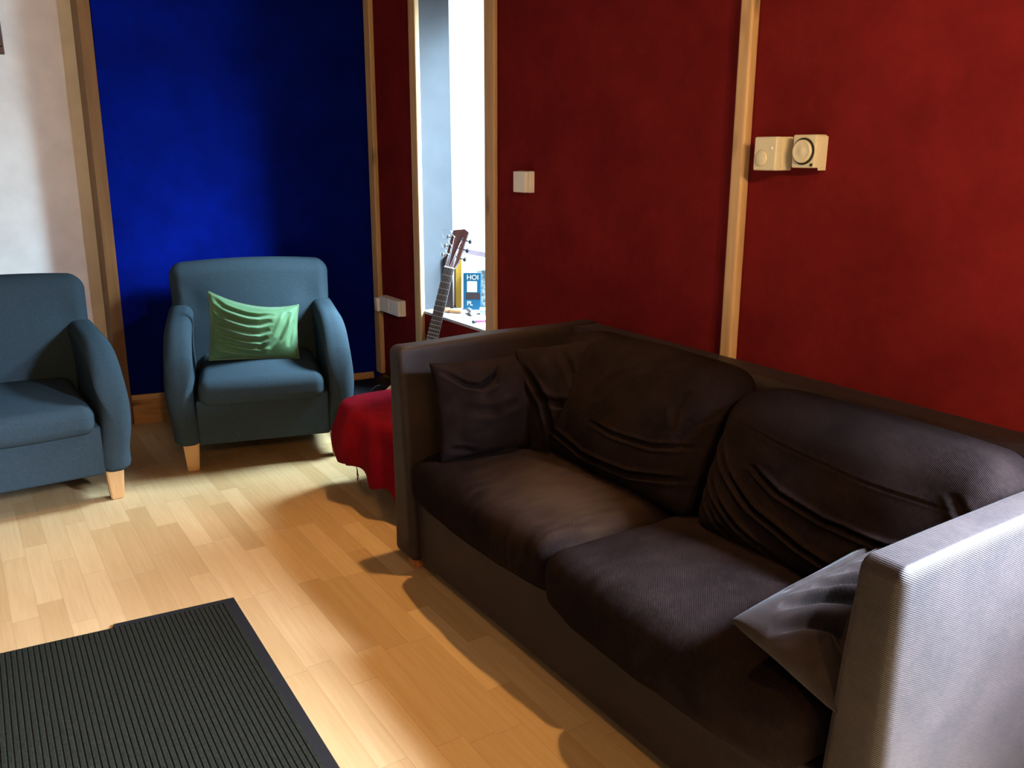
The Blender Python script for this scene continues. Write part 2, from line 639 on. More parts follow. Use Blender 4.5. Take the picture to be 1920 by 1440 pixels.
# blue wall: slightly out of square, standing proud of the white wall to its left
BA = Vector((0.672, 4.572))
BB = Vector((XW, 4.340))
bd = (BB - BA).normalized()
bn = Vector((bd.y, -bd.x))          # towards the room
if bn.y > 0:
    bn = -bn
LEAN = 0.026                        # the post leans a little to the right going up


def bl(s, out, z):
    p = BA + bd * s + bn * out
    return Vector((p.x, p.y, z))


L_ = (BB - BA).length
bm = bmesh.new()
k = 14
prism(bm, [bl(0.005 - 0.01, 0, 0), bl(L_ + 0.02, 0, 0), bl(L_ + 0.02, 0, CEIL), bl(0.005 + LEAN * 1.3, 0, CEIL)], (0, 0.33, 0))
structure('wall_back', bm, M['blue_wall'])
structure('wall_far', boxes(((-1.7, 4.76, 0), (2.5, 4.86, CEIL))), M['white_wall'])
# post at the blue wall's left edge
bm = bmesh.new()
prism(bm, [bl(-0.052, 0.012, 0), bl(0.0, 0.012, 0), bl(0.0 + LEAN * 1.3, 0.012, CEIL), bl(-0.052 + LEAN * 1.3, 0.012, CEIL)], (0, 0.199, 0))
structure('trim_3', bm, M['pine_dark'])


# moulded skirting along the blue wall
def skirting_profile():
    return [(0.001, 0.0), (0.022, 0.0), (0.022, 0.098), (0.017, 0.103), (0.019, 0.112), (0.014, 0.117), (0.016, 0.127), (0.010, 0.140), (0.008, 0.150), (0.001, 0.152)]


bm = bmesh.new()
prism(bm, [bl(0.004, o_, z) for o_, z in skirting_profile()], bl(L_ - 0.03, 0, 0) - bl(0.004, 0, 0))
structure('baseboard_back', bm, M['skirting'])
bm = bmesh.new()
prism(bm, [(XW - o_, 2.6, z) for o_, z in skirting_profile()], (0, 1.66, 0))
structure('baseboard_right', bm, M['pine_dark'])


# battens on the red wall: (bottom y0, y1), (top y0, y1)
def batten(name, y0, y1, proud, z0=0.0, z1=CEIL - 0.001, material='pine', bev=0.006, lean=0.0):
    bm = bmesh.new()
    box(bm, (XW - proud, y0, z0), (XW - 0.0005, y1, z1), bev, 3)
    for v in bm.verts:
        v.co.y += lean * (v.co.z - 1.0)
    return structure(name, bm, M[material], False)


batten('trim_4', 4.232, 4.300, 0.028, 0.16, lean=-0.012)
batten('trim_5', 3.742, 3.808, 0.026, 0.0, lean=-0.012)
batten('trim_6', 3.066, 3.142, 0.022, 0.0, lean=-0.006)
batten('trim_7', 1.722, 1.768, 0.034, 0.0, lean=0.004, bev=0.008)
batten('trim_8', 0.44, 0.50, 0.03, 0.0)

# dark framed picture whose corner shows at the top left
pf = empty('picture_frame', (0.02, 4.757, 2.10))
tag(pf, 'dark brown picture frame hanging on the white wall, cut by the top left corner', 'picture frame')
W_, H_ = 0.325, 0.32
link('frame', boxes(((-W_, -0.028, -H_), (W_, 0.0, -H_ + 0.035), 0.004), ((-W_, -0.028, H_ - 0.035), (W_, 0.0, H_), 0.004),
                    ((-W_, -0.028, -H_ + 0.035), (-W_ + 0.035, 0.0, H_ - 0.035), 0.004), ((W_ - 0.035, -0.028, -H_ + 0.035), (W_, 0.0, H_ - 0.035), 0.004)), M['frame_dark'], pf, False)
link('print', boxes(((-W_ + 0.03, -0.010, -H_ + 0.03), (W_ - 0.03, -0.004, H_ - 0.03))), M['art'], pf, False)


# ------------------------------------------------------------------ armchairs
def tapered_leg(w0, w1, h, mtx, sp=0.0):
    bm = bmesh.new()
    a = [(-w1, -w1), (w1, -w1), (w1, w1), (-w1, w1)]
    b = [(-w0, -w0), (w0, -w0), (w0, w0), (-w0, w0)]
    lo = [bm.verts.new(mtx @ Vector((x, y, 0))) for x, y in a]
    hi = [bm.verts.new(mtx @ Vector((x, y, h))) for x, y in b]
    bm.faces.new(lo[::-1])
    bm.faces.new(hi)
    for i in range(4):
        bm.faces.new((lo[i], lo[(i + 1) % 4], hi[(i + 1) % 4], hi[i]))
    bmesh.ops.bevel(bm, geom=bm.edges[:], offset=0.004, segments=2, affect='EDGES')
    return bm


def arm_top(y):
    """height of the armrest's top line at depth y (front is -Y)"""
    if y > -0.02:
        return 0.635 + 0.012 * min(1, (y + 0.02) / 0.3)
    t_ = min(1, (-0.02 - y) / 0.345)
    return 0.37 + 0.265 * math.sqrt(max(0, 1 - t_ ** 2.3))


def make_armchair():
    root = empty('armchair', (0, 0, 0))
    ZB = 0.118
    # body: seat box and back panel below the cushions
    def body_def(p):
        q = p.copy()
        q.x *= 1 + 0.02 * (0.3 - q.z) * 0
        return q + Vector((0, 0.0, 0))
    b = soft_box((0.280, 0.355, 0.10), 0.012, (6, 6, 3))
    for v in b.verts:
        v.co += Vector((0, 0.0, ZB + 0.105))
    link('base', b, M['chair'], root)
    for sx in (-1, 1):
        hx, hy, hz = 0.058, 0.365, 0.265
        r = 0.05

        def dfm(p, sx=sx):
            y = p.y
            tz = (p.z + hz) / (2 * hz)
            top = arm_top(y)
            z = ZB + tz * (top - ZB)
            # roll outward near the top, narrower at the foot
            bulge = 0.018 * math.sin(PI * min(1, max(0, (tz - 0.25) / 0.75)))
            x = p.x + sx * bulge - sx * 0.006 * (1 - tz)
            front = max(0, (-y - 0.2) / 0.165)
            x *= 1 - 0.05 * front * tz
            return Vector((sx * 0.328 + x, y, z))
        bm = soft_box((hx, hy, hz), r, (4, 22, 14), dfm, 6)
        link('armrest', bm, M['chair'], root)

    def back_def(p):
        z = p.z + 0.556
        t_ = (z - 0.30) / 0.56
        y = p.y + 0.255 + 0.085 * t_
        x = p.x
        x *= 1.0 - 0.05 * (1 - t_) + 0.0
        # soft crown and padding
        z += 0.018 * (1 - (p.x / 0.36) ** 2) * max(0, t_)
        if p.y < 0:
            y -= 0.028 * (1 - (p.x / 0.36) ** 2) * math.sin(PI * max(0, min(1, t_)))
            # tucks by the armrests
            for sx in (-1, 1):
                d = math.hypot((p.x - sx * 0.275) / 0.05, (z - 0.655) / 0.07)
                y += 0.014 * math.exp(-d * d)
                y += 0.006 * math.sin((p.x * sx - z) * 90) * math.exp(-((p.x - sx * 0.30) / 0.05) ** 2 - ((z - 0.68) / 0.05) ** 2)
        return Vector((x, y, z))
    bm = soft_box((0.378, 0.082, 0.275), 0.06, (18, 4, 16), back_def, 6)
    link('backrest', bm, M['chair'], root)

    def seat_def(p):
        z = p.z + 0.352
        if p.z > 0:
            z += 0.022 * (1 - (p.x / 0.25) ** 2) * (1 - (p.y / 0.33) ** 2)
        y = p.y - 0.045
        if p.y < -0.2:
            y -= 0.012 * (1 - (p.x / 0.25) ** 2)
        return Vector((p.x, y, z))
    bm = soft_box((0.266, 0.335, 0.058), 0.045, (12, 14, 2), seat_def, 6)
    link('seat_cushion', bm, M['chair'], root)
    for sx in (-1, 1):
        for sy in (-1, 1):
            o = link('leg', tapered_leg(0.034, 0.024, ZB + 0.02, Matrix.Translation((sx * 0.315, sy * 0.30, 0))), M['leg_wood'], root, False)
            o['label'] = 'tapered light beech leg'
    return root


def copy_tree(o, parent=None):
    c = o.copy()
    C.objects.link(c)
    if parent is not None:
        c.parent = parent
    for ch in [x for x in bpy.data.objects if x.parent == o]:
        copy_tree(ch, c)
    return c


chair_a = make_armchair()
chair_b = copy_tree(chair_a)
chair_a.location = (0.110, 3.865, 0)
chair_a.rotation_euler.z = math.radians(1.0)
tag(chair_a, 'slate blue armchair with an empty seat before the white wall, cut by the left edge', 'armchair', 'pair of armchairs')
chair_b.location = (1.150, 3.930, 0)
chair_b.rotation_euler.z = math.radians(-15)
tag(chair_b, 'slate blue upholstered armchair before the blue wall, holding the green cushion', 'armchair', 'pair of armchairs')

# green cushion on the second armchair
folds = []
for i, (z0, dz, dep) in enumerate(((0.62, 0.10, 0.013), (0.36, 0.12, 0.019), (0.08, 0.14, 0.020), (-0.18, 0.14, 0.019), (-0.42, 0.12, 0.016), (-0.64, 0.10, 0.012))):
    folds.append(([(-0.94, z0 + 0.28), (-0.70, z0 + 0.02), (-0.40, z0 - dz), (-0.15, z0 - dz - 0.09), (0.12, z0 - dz - 0.11), (0.45 - 0.05 * i, z0 - dz + 0.02)], 0.075, dep))
folds.append(([(0.80, 0.7), (0.72, 0.2), (0.55, -0.35), (0.3, -0.7)], 0.07, 0.012))
folds.append(([(0.95, 0.35), (0.88, -0.1), (0.78, -0.6)], 0.05, 0.010))


def sag(p, u, v, s):
    q = p.copy()
    if v > 0.2:
        q.z -= 0.030 * ((v - 0.2) / 0.8) ** 2 * (1 - (u + 0.1) ** 2) - 0.012 * ((v - 0.2) / 0.8) * (-u)
    q.z -= 0.022 * u * max(0, v)
    return q


bm, ring = pillow(0.198, 0.142, 0.072, 96, 0.05, folds, 0.45, 0.006, 2.0, sag)
gc = link('cushion', bm, M['green'])
pb = bmesh.new()
tube(pb, ring, 0.0042, 6, True)
link('piping', pb, M['green_pipe'], gc)['label'] = 'darker green corded piping'
gc.location = (1.128, 3.880, 0.562)
gc.rotation_euler = (math.radians(-17), math.radians(3.5), math.radians(-17))
tag(gc, 'green velvet cushion with piped edges and deep folds on the armchair by the blue wall', 'cushion')

# ------------------------------------------------------------------ sofa
sofa = empty('sofa', (1.5, 1.54, 0))
tag(sofa, 'dark brown fabric two-seat sofa with loose cushions standing along the red wall', 'sofa')
SO = Vector((1.5, 1.54, 0))


def to_local(bm, off=SO):
    for v in bm.verts:
        v.co -= off
    return bm


SX0, SX1 = 1.125, 1.935       # front and back of the sofa
YN, YF = 0.640, 2.440         # outer faces of the near and far arms


def make_arm(y_out, sgn, ztop):
    # sgn: direction from the outer face to the inside
    hx, hy, hz = (SX1 - SX0) / 2, 0.07, 0.345

    def dfm(p):
        tz = (p.z + hz) / (2 * hz)
        thick = 0.138 - 0.058 * tz
        ty = (p.y + hy) / (2 * hy)          # 0 outer .. 1 inner
        y = y_out + sgn * (thick * ty + 0.006 * tz)
        z = 0.045 + tz * (ztop - 0.045)
        x = p.x + (SX0 + SX1) / 2
        z += 0.006 * noise.noise(Vector((x * 3, y * 2, z * 2))) * tz
        y += 0.004 * noise.noise(Vector((x * 4, 7.7, z * 4)))
        return Vector((x, y, z))
    return to_local(soft_box((hx, hy, hz), 0.026, (24, 4, 20), dfm, 5))


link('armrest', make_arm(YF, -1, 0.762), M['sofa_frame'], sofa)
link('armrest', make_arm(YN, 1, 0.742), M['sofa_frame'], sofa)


def back_def(p):
    tz = (p.z + 0.345) / 0.69
    x = p.x + 1.868
    if p.x < 0:
        x -= 0.06 * (1 - tz)
    y = p.y + 1.54
    z = 0.045 + tz * 0.712
    return Vector((x, y, z))


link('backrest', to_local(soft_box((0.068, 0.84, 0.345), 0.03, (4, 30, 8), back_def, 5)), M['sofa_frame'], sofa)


def base_def(p):
    return p + Vector((1.49, 1.54, 0.165))


link('base', to_local(soft_box((0.335, 0.80, 0.122), 0.014, (6, 16, 4), base_def, 4)), M['sofa_frame'], sofa)


def seat_cushion(y0, y1, x0, z_front, folds, seed):
    hx, hy, hz = (1.76 - x0) / 2, (y1 - y0) / 2, 0.085

    def dfm(p):
        u, v = p.x / hx, p.y / hy
        x = p.x + (1.76 + x0) / 2
        y = p.y + (y0 + y1) / 2
        z = p.z + 0.345
        if p.z > 0:
            z += 0.034 * (1 - abs(u) ** 2.5) * (1 - abs(v) ** 2.5)
            z -= 0.012 * (0.5 + 0.5 * u)
            for f in folds:
                z -= crease(u, v, *f)
            z += 0.005 * noise.noise(Vector((u * 2.5 + seed, v * 2.5, 0)))
            z += 0.0025 * noise.noise(Vector((u * 3 + seed, v * 14 + u * 4, 3)))
        else:
            z += 0.012 * abs(v)
        if u < -0.7:
            x -= 0.022 * (1 - abs(v) ** 3) * ((-u - 0.7) / 0.3)
            x += 0.006 * noise.noise(Vector((seed, v * 4, p.z * 12)))
        z += z_front * max(0, -u)
        return Vector((x, y, z))
    return to_local(soft_box((hx, hy, hz), 0.055, (60, 60, 4), dfm, 6))


f1 = [([(-0.5, 0.7), (-0.1, 0.3), (0.1, -0.3), (0.0, -0.8)], 0.10, 0.006), ([(0.2, 0.8), (0.3, 0.3), (0.35, -0.4)], 0.06, 0.006), ([(-0.2, 0.9), (0.0, 0.4), (0.1, 0.0)], 0.05, 0.005)]
f2 = [([(-0.6, 0.5), (-0.2, 0.2), (0.0, -0.4)], 0.08, 0.005), ([(-0.75, -0.6), (-0.35, -0.75), (0.1, -0.7)], 0.08, 0.012)]
tan_patch_seat = link('seat_cushion', seat_cushion(1.535, 2.300, 1.115, 0.0, f1, 1.0), M['sofa'], sofa)
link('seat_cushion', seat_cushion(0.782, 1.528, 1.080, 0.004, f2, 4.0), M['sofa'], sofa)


def back_cushion(y0, y1, zt, xb, folds, seed, roll=0.0):
    """local: x thickness (front is -x), y width, z height; leans on the backrest"""
    hy, hz, hx = (y1 - y0) / 2, (zt - 0.425) / 2, 0.088

    def dfm(p):
        u, v = p.y / hy, p.z / hz          # u: -1 near end .. 1 far end, v: -1 bottom .. 1 top
        x = p.x
        if p.x < 0:
            x -= 0.052 * (1 - abs(u) ** 3) * (1 - abs(v) ** 2.4)
            for f in folds:
                x += crease(u, v, *f)
            x += 0.007 * noise.noise(Vector((u * 2 + seed, v * 2, 1)))
        y = p.y + (y0 + y1) / 2
        z = p.z + (zt + 0.425) / 2
        # soft crown, drooping corners
        z -= 0.030 * max(0, v) * abs(u) ** 4
        z += 0.010 * max(0, v) * noise.noise(Vector((u * 1.6 + seed, 5, 0)))
        x += -0.03 * max(0, v) ** 3 * 0.5
        lean = 0.16 * (p.z + hz) / (2 * hz)
        y += roll * v
        return Vector((xb - 0.0 + x + lean, y, z))
    return to_local(soft_box((hx, hy, hz), 0.062, (6, 130, 80), dfm, 6))


fb1 = [([(-0.95, 0.02), (-0.6, -0.12), (-0.2, -0.14), (0.1, -0.10)], 0.03, 0.008),
       ([(-0.95, -0.42), (-0.45, -0.60), (0.1, -0.62), (0.6, -0.42), (0.95, -0.25)], 0.035, 0.016),
       ([(-0.97, 0.55), (-0.86, 0.30), (-0.80, -0.05)], 0.04, 0.010),
       ([(-0.75, 0.70), (-0.70, 0.45), (-0.72, 0.25)], 0.03, 0.006),
       ([(-0.3, 0.9), (0.0, 0.55), (0.1, 0.2)], 0.05, 0.005)]
fb2 = [([(0.97, 0.42), (0.74, 0.02), (0.38, -0.28), (0.0, -0.46), (-0.5, -0.58), (-0.8, -0.60)], 0.030, 0.030),
       ([(0.52, 0.20), (0.22, 0.03), (-0.12, -0.08), (-0.55, -0.10), (-0.95, 0.08)], 0.028, 0.026),
       ([(0.95, -0.02), (0.77, -0.34), (0.48, -0.60), (0.15, -0.80)], 0.026, 0.020),
       ([(0.95, -0.35), (0.72, -0.66), (0.45, -0.86)], 0.024, 0.014),
       ([(0.93, 0.66), (0.4, 0.54), (-0.2, 0.46), (-0.9, 0.44)], 0.014, 0.003),
       ([(-0.78, 0.62), (-0.86, 0.42), (-0.95, 0.30)], 0.03, 0.008)]
link('back_cushion', back_cushion(1.455, 2.200, 0.800, 1.555, fb1, 2.0, 0.012), M['sofa'], sofa)
link('back_cushion', back_cushion(0.735, 1.440, 0.782, 1.545, fb2, 6.0, 0.012), M['sofa'], sofa)
for x, y in ((1.185, 2.38), (1.185, 0.70), (1.86, 2.38), (1.86, 0.70)):
    o = link('leg', tapered_leg(0.030, 0.026, 0.075, Matrix.Translation((x, y, 0)) @ Matrix.Translation(-SO)), M['leg_red'], sofa, False)
    o['label'] = 'short reddish wooden leg'

sm = M['sofa'].copy()  # copy of the cover with a soft-edged tan patch mixed in
sm.name = 'brown sofa cover with tan patch'
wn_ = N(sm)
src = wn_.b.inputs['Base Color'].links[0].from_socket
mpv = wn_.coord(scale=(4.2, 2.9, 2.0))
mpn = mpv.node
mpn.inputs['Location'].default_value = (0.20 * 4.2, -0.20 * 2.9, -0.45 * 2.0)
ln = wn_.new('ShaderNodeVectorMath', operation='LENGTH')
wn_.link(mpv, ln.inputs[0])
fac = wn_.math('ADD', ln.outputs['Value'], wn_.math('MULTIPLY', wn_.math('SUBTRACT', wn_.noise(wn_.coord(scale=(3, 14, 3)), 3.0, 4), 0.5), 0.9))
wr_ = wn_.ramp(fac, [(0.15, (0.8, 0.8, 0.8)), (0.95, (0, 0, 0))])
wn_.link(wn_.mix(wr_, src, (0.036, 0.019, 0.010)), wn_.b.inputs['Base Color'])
tan_patch_seat.data.materials.clear()
tan_patch_seat.data.materials.append(sm)
tan_patch_seat['label'] = 'seat cushion with a tan patch'

# scatter cushions on the sofa
fs1 = [([(-0.9, 0.85), (-0.55, 0.52), (-0.30, 0.45), (-0.05, 0.62), (0.25, 0.90)], 0.05, 0.016),
       ([(0.10, 0.85), (-0.05, 0.50), (-0.35, 0.35)], 0.05, 0.012),
       ([(-0.9, -0.75), (-0.65, -0.82), (-0.45, -0.92)], 0.06, 0.012),
       ([(0.7, 0.9), (0.6, 0.3), (0.75, -0.3), (0.8, -0.8)], 0.08, 0.014),
       ([(-0.6, 0.0), (-0.1, -0.1), (0.4, 0.05)], 0.09, 0.006)]
bm, ring = pillow(0.190, 0.152, 0.075, 90, 0.05, fs1, 0.45, 0.010, 5.0)
o = link('scatter_cushion', bm, M['scatter'])
o.location = (1.352, 2.175, 0.585)
o.rotation_euler = (math.radians(-14), math.radians(0), math.radians(-7))
tag(o, 'flat brown scatter cushion propped against the far arm of the sofa', 'cushion', 'brown scatter cushions on the sofa')
fs2 = [([(-0.75, 0.2), (-0.3, 0.0), (0.1, -0.05), (0.5, -0.25)], 0.06, 0.016),
       ([(-0.9, 0.7), (-0.55, 0.1), (-0.45, -0.5), (-0.5, -0.9)], 0.07, 0.020),
       ([(0.0, 0.9), (0.2, 0.3), (0.5, -0.1)], 0.08, 0.010),
       ([(-0.2, -0.5), (0.2, -0.62), (0.7, -0.6)], 0.06, 0.012)]
bm, ring = pillow(0.150, 0.185, 0.080, 90, 0.05, fs2, 0.45, 0.010, 8.0)
o = link('scatter_cushion', bm, M['scatter'])
o.location = (1.560, 2.045, 0.600)
o.rotation_euler = (math.radians(-14), math.radians(-10), math.radians(-38))
tag(o, 'brown scatter cushion slumped in the corner against the left back cushion of the sofa', 'cushion', 'brown scatter cushions on the sofa')
fs3 = [([(-0.95, 0.45), (-0.72, 0.15), (-0.62, -0.2), (-0.70, -0.6)], 0.06, 0.020),
       ([(-0.75, 0.65), (-0.48, 0.3), (-0.35, -0.1), (-0.4, -0.55)], 0.06, 0.020),
       ([(-0.45, 0.6), (-0.2, 0.2), (-0.05, -0.2), (-0.1, -0.6)], 0.06, 0.018),
       ([(-0.15, 0.5), (0.1, 0.2), (0.3, -0.3)], 0.07, 0.016),
       ([(-0.6, 0.86), (-0.1, 0.7), (0.4, 0.72)], 0.05, 0.012)]
bm, ring = pillow(0.275, 0.118, 0.075, 100, 0.02, fs3, 0.45, 0.010, 11.0)
for v in bm.verts:                       # face the camera side: front turned to +Y of the near arm
    pass
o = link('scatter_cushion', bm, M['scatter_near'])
o.location = (1.390, 0.850, 0.503)
o.rotation_euler = (math.radians(-74), math.radians(-4), math.radians(2))
tag(o, 'crumpled brown scatter cushion leaning against the inside of the near sofa arm', 'cushion', 'brown scatter cushions on the sofa')

# ------------------------------------------------------------------ stool under a red throw
st = empty('stool', (1.46, 2.93, 0))
tag(st, 'low stool hidden under the red throw beside the far sofa arm', 'stool')
link('seat', boxes(((-0.20, -0.24, 0.33), (0.20, 0.24, 0.375), 0.01)), M['leg_red'], st, False)
for lx in (0.0, 0.16):
    for sy in (-1, 1):
        link('leg', tapered_leg(0.020, 0.017, 0.335, Matrix.Translation((lx, sy * 0.15, 0))), M['leg_red'], st, False)


def throw_mesh():
    bm = bmesh.new()
    n_ang, n_r = 120, 26
    hx, hy, zt = 0.208, 0.248, 0.381
    rings = []
    c0 = bm.verts.new((0, 0, zt + 0.004))
    for j in range(1, n_r + 1):
        ringv = []
        for i in range(n_ang):
            th = 2 * PI * i / n_ang
            cx_, sy_ = math.cos(th), math.sin(th)
            # superellipse outline of the seat
            e = 5
            rr = 1 / ((abs(cx_) / hx) ** e + (abs(sy_) / hy) ** e) ** (1 / e)
            # hanging length round the hem; long tail at the near left corner
            hem = 0.205 + 0.03 * math.sin(th * 3 + 1.0)
            dth = math.atan2(math.sin(th - 4.18), math.cos(th - 4.18))
            hem += 0.16 * math.exp(-(dth / 0.16) ** 2)
            dth2 = math.atan2(math.sin(th - 3.55), math.cos(th - 3.55))
            hem += 0.05 * math.exp(-(dth2 / 0.25) ** 2)
            hem = min(hem, 0.345)
            t_ = j / n_r
            top_frac = 0.36
            if t_ <= top_frac:
                k_ = t_ / top_frac
                x, y, z = rr * k_ * cx_, rr * k_ * sy_, zt + 0.004 + 0.003 * noise.noise(Vector((x_ := cx_ * k_ * 3, sy_ * k_ * 3, 1)))
            else:
                k_ = (t_ - top_frac) / (1 - top_frac)
                ang = min(1, k_ / 0.22)
                rad = 0.028
                fold = 0.014 * math.sin(th * 11 + 0.7 * math.sin(th * 3)) * min(1, k_ * 1.6)
                belly = 0.05 * math.exp(-(math.atan2(math.sin(th - 2.75), math.cos(th - 2.75)) / 0.7) ** 2) * math.sin(PI * min(1, k_ * 0.9))
                out = rad * math.sin(ang * PI / 2) + fold + 0.012 * k_ + belly
                z = zt + 0.004 - rad * (1 - math.cos(ang * PI / 2)) - max(0, k_ - 0.10) / 0.9 * hem
                x, y = (rr + out) * cx_, (rr + out) * sy_
            ringv.append(bm.verts.new((x, y, z)))
        rings.append(ringv)
    for i in range(n_ang):
        bm.faces.new((c0, rings[0][i], rings[0][(i + 1) % n_ang]))
    for A, B in zip(rings, rings[1:]):
        for i in range(n_ang):
            bm.faces.new((A[i], B[i], B[(i + 1) % n_ang], A[(i + 1) % n_ang]))
    bmesh.ops.recalc_face_normals(bm, faces=bm.faces[:])
    bmesh.ops.solidify(bm, geom=bm.faces[:], thickness=0.003)
    return bm


th = link('throw', throw_mesh(), M['cloth_red'])
th.location = (1.46, 2.93, 0)
tag(th, 'red cloth throw with a frayed ragged hem draped over the low stool', 'throw')
bm = bmesh.new()
for i in range(7):
    a = Vector((1.46 - 0.262 + 0.004 * i, 2.93 - 0.02 + 0.012 * i, 0.165)) - Vector((1.46, 2.93, 0))
    tube(bm, [a, a + Vector((-0.004 * math.sin(i), -0.006, -0.025)), a + Vector((0.006 * math.cos(i * 2), -0.012, -0.055 - 0.01 * math.sin(i * 3)))], 0.0009, 5)
link('fringe', bm, M['cloth_red'], th)

# black case in the corner behind the stool
ca = empty('equipment_case', (1.76, 4.02, 0), math.radians(-5))
tag(ca, 'low black case on the floor in the corner behind the red throw', 'case')
link('body', boxes(((-0.14, -0.18, 0), (0.14, 0.18, 0.16), 0.015)), M['black'], ca, False)
bm = bmesh.new()
tube(bm, [(-0.05 + 0.10 * i / 12, -0.1, 0.158 + 0.032 * math.sin(PI * i / 12)) for i in range(13)], 0.005, 8)
link('handle', bm, M['black'], ca)

# ------------------------------------------------------------------ ribbed mat
mt = empty('floor_mat', (0.0, 0.0, 0.0), 0)
tag(mt, 'dark ribbed doormat with black rubber edge lying on the wooden floor', 'mat')
# corners on the floor: far right, near right, and the far edge running left
A_ = Vector((0.590, 2.484))
ex_ = Vector((-0.633, 0.066)).normalized()
ey_ = Vector((-0.018, -0.896)).normalized()


def mp_(s, t_, z):
    p = A_ + ex_ * s + ey_ * t_
    return Vector((p.x, p.y, z))


MW, ML = 0.92, 1.5
bm = bmesh.new()
pts = [mp_(0, 0, 0.001), mp_(0.342, 0, 0.001), mp_(0.350, 0.022, 0.001), mp_(MW, 0.022, 0.001), mp_(MW, ML, 0.001), mp_(0, ML, 0.001)]
prism(bm, pts, (0, 0, 0.006))
link('border', bm, M['mat_edge'], mt, False)
bm = bmesh.new()
nr = 62
pitch = (MW - 0.06) / nr
for i in range(nr):
    s0 = 0.028 + i * pitch
    t0 = 0.024 if s0 < 0.34 else 0.026
    prof = [(s0, 0.0068), (s0 + pitch * 0.12, 0.0094), (s0 + pitch * 0.74, 0.0094), (s0 + pitch * 0.88, 0.0068)]
    prism(bm, [mp_(s, t0, z) for s, z in prof], mp_(0, ML - 0.05, 0) - mp_(0, 0, 0))
link('ribbed_pile', bm, M['mat_pile'], mt, False)

# ------------------------------------------------------------------ wall devices
# white square box on the red wall
sw = empty('wall_switch', (XW - 0.0005, 2.842, 1.238))
tag(sw, 'small white square switch box alone on the red wall beside the window niche', 'switch')
link('box', boxes(((-0.024, -0.043, -0.041), (0, 0.043, 0.041), 0.003)), M['white_plastic'], sw, False)
link('rocker_plate', boxes(((-0.045, -0.042, -0.040), (-0.0245, 0.042, 0.040), 0.003)), M['white_plastic'], sw, False)

# double socket box near the corner
ds = empty('double_socket', (XW - 0.0005, 4.078, 0.566))
tag(ds, 'white two-gang socket box on the red wall right beside the corner batten', 'socket')
link('back_box', boxes(((-0.026, -0.115, -0.041), (0, 0.115, 0.041), 0.003)), M['white_plastic'], ds, False)
link('faceplate', boxes(((-0.044, -0.114, -0.040), (-0.0265, -0.001, 0.040), 0.003)), M['white_plastic'], ds, False)
link('faceplate', boxes(((-0.044, 0.001, -0.040), (-0.0265, 0.114, 0.040), 0.003)), M['white_plastic'], ds, False)
sg = empty('batten_switch', (XW - 0.0005, 4.2115, 0.562))
sg.rotation_euler = (0, math.radians(-5), 0)
tag(sg, 'narrow white switch jutting out crookedly between the corner batten and the socket box', 'switch')
link('box', boxes(((-0.032, -0.015, -0.036), (-0.002, 0.015, 0.036), 0.002)), M['white_plastic'], sg, False)
link('cover', boxes(((-0.058, -0.016, -0.037), (-0.0325, 0.016, 0.037), 0.003)), M['white_plastic'], sg, False)

FX = Matrix.Rotation(-PI / 2, 4, 'Y')       # local Z -> -X


def disc(y, z, x, prof, seg=40):
    bm = bmesh.new()
    lathe(bm, prof, Matrix.Translation((x, y, z)) @ FX, seg)
    return bm


# left unit: control box with a round knob
kb = empty('heating_control', (XW - 0.0005, 1.612, 1.346))
tag(kb, 'cream control box with a plain round knob right beside the wide pine batten', 'control box')
link('box', boxes(((-0.046, -0.033, -0.044), (0, 0.040, 0.044), 0.003), ((-0.070, -0.035, -0.044), (-0.0465, 0.041, 0.044), 0.004)), M['cream_plastic'], kb, False)
link('knob', disc(0.013, -0.012, -0.0702, [(0.0205, 0), (0.0205, 0.003), (0.018, 0.005), (0.0, 0.0082)][:3] + [(0.002, 0.0055)]), M['cream_plastic'], kb)
link('indicator', disc(-0.020, 0.014, -0.0702, [(0.004, 0), (0.004, 0.002), (0.003, 0.003), (0.001, 0.0035)], 16), M['white_plastic'], kb)
# right unit: thermostat with a large dial
tm = empty('thermostat', (XW - 0.0005, 1.505, 1.350))
tag(tm, 'cream room thermostat with a large round dial on the red wall', 'thermostat')
link('box', boxes(((-0.044, -0.033, -0.040), (0, 0.041, 0.044), 0.004), ((-0.030, -0.036, -0.046), (0, -0.033, 0.040), 0.001)), M['cream_plastic'], tm, False)
rg = link('dial_ring', disc(0.004, 0.002, -0.0445, [(0.034, 0), (0.034, 0.003), (0.030, 0.004), (0.030, 0.0005)]), M['groove'], tm)
dl = link('dial', disc(0.004, 0.002, -0.0449, [(0.0295, 0), (0.0295, 0.008), (0.027, 0.011), (0.0235, 0.0095), (0.012, 0.0092), (0.007, 0.0115), (0.0015, 0.012)]), M['cream_plastic'], tm)
link('setting_button', disc(-0.024, -0.032, -0.0445, [(0.004, 0), (0.004, 0.003), (0.003, 0.004), (0.001, 0.004)], 14), M['groove'], tm)

# ------------------------------------------------------------------ guitar leaning on the niche
g0, g1 = Vector((1.830, 3.470, 0.490)), Vector((2.000, 3.490, 1.010))
gz = (g1 - g0).normalized()
gy = Vector((0.75, 0.65, 0))
gy = (gy - gz * gy.dot(gz)).normalized()
gx = gy.cross(gz)
gp = g0 - gz * 0.505
gt = empty('guitar', (gp.x, gp.y, max(gp.z, 0.002)))
gt.rotation_euler = Matrix((gx, gy, gz)).transposed().to_euler()
tag(gt, 'acoustic guitar with dark neck and trimmed strings leaning against the window niche behind the sofa', 'guitar')


